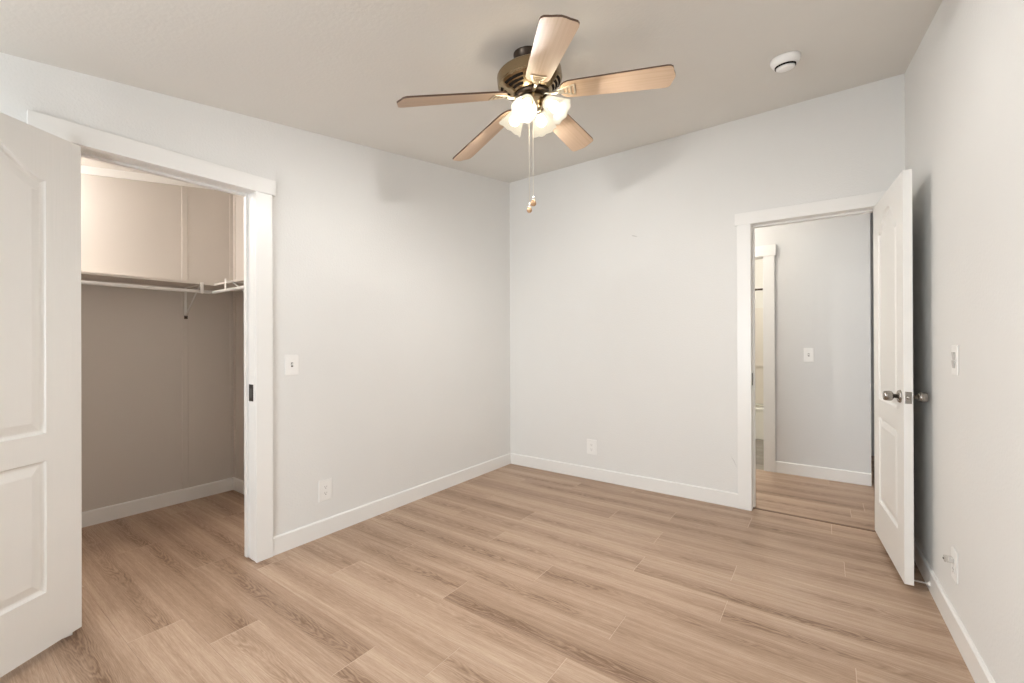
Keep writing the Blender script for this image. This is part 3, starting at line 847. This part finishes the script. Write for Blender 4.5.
# louvred openings in the lower cone: groups of three dark slots split by ribs
vt = MB()
def conept(r_, a, lift=0.0008):
    z_ = 0.034 + (r_ - 0.140) * (0.038 / 0.052)
    return Vector(((r_ + lift * 0.4) * math.cos(a), (r_ + lift * 0.4) * math.sin(a), z_ - lift))
for g in range(6):
    a0 = 2 * PI * g / 6 + 0.06
    for (ra, rb, ia, ib) in ((0.126, 0.1355, 0.04, 0.80), (0.111, 0.1205, 0.08, 0.76), (0.096, 0.1055, 0.14, 0.70)):
        n = 12
        pa = [conept(ra, a0 + ia + (ib - ia) * i / n) for i in range(n + 1)]
        pb = [conept(rb, a0 + ia + (ib - ia) * i / n) for i in range(n + 1)]
        vt.add(pa + pb, [(i, i + 1, n + 2 + i, n + 1 + i) for i in range(n)])
tag(vt.build('vent_slots', M['vent'], hso), 'dark louvre slots')
MB().lathe([(0, -0.004), (0.078, -0.004), (0.080, -0.007), (0.076, -0.014), (0.058, -0.017), (0, -0.017)], 48).build('flywheel', M['darkmetal'], fan)
kit = MB().lathe([(0, -0.014), (0.050, -0.014), (0.054, -0.022), (0.054, -0.040), (0.046, -0.056), (0.040, -0.062), (0.040, -0.068), (0.030, -0.078), (0.014, -0.086), (0.010, -0.092), (0.014, -0.098), (0.013, -0.104), (0.005, -0.110), (0, -0.111)], 40)
kito = kit.build('light_fitter', M['brass'], fan)

PH, DR, PITCHB = 4.1566, 0.128, math.radians(-11.5)
def blade_outline():
    half = [(0.128, 0.000), (0.130, 0.018), (0.137, 0.033), (0.150, 0.045), (0.170, 0.0515), (0.22, 0.0545), (0.40, 0.0605), (0.573, 0.0660), (0.588, 0.064), (0.5985, 0.056), (0.6015, 0.046), (0.6045, 0.032), (0.6105, 0.016), (0.614, 0.0)]
    return half + [(x, -y) for x, y in reversed(half[1:-1])]
for k in range(5):
    a = PH + 2 * PI * k / 5 + (0.02 if k == 1 else 0.0)
    e = Vector((math.cos(a), math.sin(a), 0)); t_ = Vector((-math.sin(a), math.cos(a), 0)); z_ = Vector((0, 0, 1))
    ax = (e - z_ * DR).normalized()
    lat = (t_ * math.cos(PITCHB) + z_ * math.sin(PITCHB)).normalized()
    up = ax.cross(lat).normalized(); lat = up.cross(ax).normalized()
    BMx = Matrix(((ax.x, lat.x, up.x, 0), (ax.y, lat.y, up.y, 0), (ax.z, lat.z, up.z, 0), (0, 0, 0, 1)))
    bl = MB().prism([(x, y, -0.003) for x, y in blade_outline()], (0, 0, 0.007), 0, 1)
    blo = bl.build('fan_blade', [M['blade'], M['blade_edge']], fan)
    blo.matrix_local = BMx
    # blade iron: arm from the flywheel, then an openwork shield under the blade root
    ir = MB()
    ir.tube([(0.060, 0, -0.006), (0.085, 0, -0.012), (0.108, 0, -0.010), (0.126, 0, -0.0065)], [0.008, 0.0075, 0.0075, 0.008], 8)
    zt, zb = -0.0032, -0.0075
    for s in (1, -1):
        ir.prism([(0.118, s * 0.004, zb), (0.124, s * 0.013, zb), (0.178, s * 0.030, zb), (0.196, s * 0.033, zb), (0.196, s * 0.026, zb), (0.178, s * 0.023, zb), (0.130, s * 0.004, zb)], (0, 0, zt - zb))
    for (x0_, x1_, hw_) in ((0.190, 0.197, 0.033), (0.173, 0.179, 0.029), (0.156, 0.162, 0.0235), (0.118, 0.146, 0.010)):
        ir.box(x0_, x1_, -hw_, hw_, zb, zt)
    iro = ir.build('blade_iron', M['palebrass'], blo, bevel=0.0008)

# four shades
RWd, FWd = Vector((math.cos(YAW), math.sin(YAW), 0)), Vector((-math.sin(YAW), math.cos(YAW), 0))
def shade_flute(r, z, a):
    q = min(1.0, max(0.0, -z / 0.095))
    return (r * (1 + q * (0.026 * math.cos(8 * a) + 0.004 * math.cos(40 * a))), z - q * q * 0.002 * math.cos(8 * a))
for (cr_, cf_) in ((-0.42, -0.907), (0.907, -0.42), (0.42, 0.907), (-0.907, 0.42)):
    dl = FI.to_3x3() @ (RWd * cr_ + FWd * cf_)
    dl.z = 0; dl.normalize()
    tilt = math.radians(43)
    axd = (dl * math.sin(tilt) - Vector((0, 0, 1)) * math.cos(tilt)).normalized()   # towards the mouth
    zl = -axd
    xl = Vector((0, 0, 1)).cross(zl).normalized(); yl = zl.cross(xl)
    base = dl * 0.060 + Vector((0, 0, -0.050))
    SM = Matrix(((xl.x, yl.x, zl.x, base.x), (xl.y, yl.y, zl.y, base.y), (xl.z, yl.z, zl.z, base.z), (0, 0, 0, 1)))
    arm = MB().lathe([(0, 0.030), (0.010, 0.030), (0.011, 0.012), (0.024, 0.008), (0.027, -0.004), (0.027, -0.014), (0, -0.014)], 24)
    armo = arm.build('lamp_socket', M['brass'], fan); armo.matrix_local = SM
    sh = MB().lathe([(0.026, -0.004), (0.029, -0.016), (0.035, -0.034), (0.042, -0.055), (0.049, -0.076), (0.055, -0.092), (0.058, -0.099)], 96, flute=shade_flute, cap=False)
    sho = sh.build('lamp_shade', M['shade'], armo)
    tag(sho, 'ribbed frosted glass shade')
    sm_ = sho.modifiers.new('thickness', 'SOLIDIFY'); sm_.thickness = 0.002
    bu = MB().lathe([(0.011, -0.0145), (0.013, -0.026), (0.019, -0.040), (0.0235, -0.053), (0.0225, -0.064), (0.016, -0.073), (0.007, -0.077), (0.0005, -0.078)], 24)
    tag(bu.build('light_bulb', M['bulb'], armo), 'glowing warm bulb')

# pull chains hang plumb from the fitter
for (latx, fwd, zt_, zb_, bead) in ((-0.020, 0.0, 2.262, 1.812, 0.0125), (-0.002, -0.004, 2.262, 1.842, 0.0145)):
    top = FO + RWd * latx + FWd * fwd + FN * 0; top.z = zt_
    top = FO - FN * 0.070 + RWd * latx + FWd * fwd
    bot = Vector((top.x, top.y, zb_ + 0.045))
    ch = MB().tube([FI @ top, FI @ bot], 0.0011, 6)
    cho = ch.build('pull_chain', M['chain'], fan)
    km = FI @ Matrix.Translation((top.x, top.y, zb_))   # world size, plumb
    kn = MB().lathe([(0, 0), (bead * 0.6, 0.001), (bead, 0.008), (bead * 0.95, 0.014), (bead * 0.65, 0.024), (bead * 0.35, 0.032), (0, 0.033)], 20, km)
    kno = tag(kn.build('pull_knob', M['knobwood'], cho), 'turned wood pull knob')
    MB().lathe([(0, 0.031), (0.0038, 0.032), (0.0042, 0.040), (0.0025, 0.047), (0, 0.047)], 12, km).build('connector', M['plastic_bright'], kno)

# repeats share a group phrase
for o in list(col.objects):
    if o.parent is None and o.get('category'):
        k = o.name.split('.')[0]
        g = {'wall_outlet': 'outlets on the bedroom walls', 'light_switch': 'toggle light switches', 'closet_shelf': 'closet shelves',
             'clothes_rod': 'clothes rods in the closet', 'shelf_bracket': 'closet shelf brackets', 'dome_light': 'lit dome ceiling lights'}.get(k)
        if g: o['group'] = g
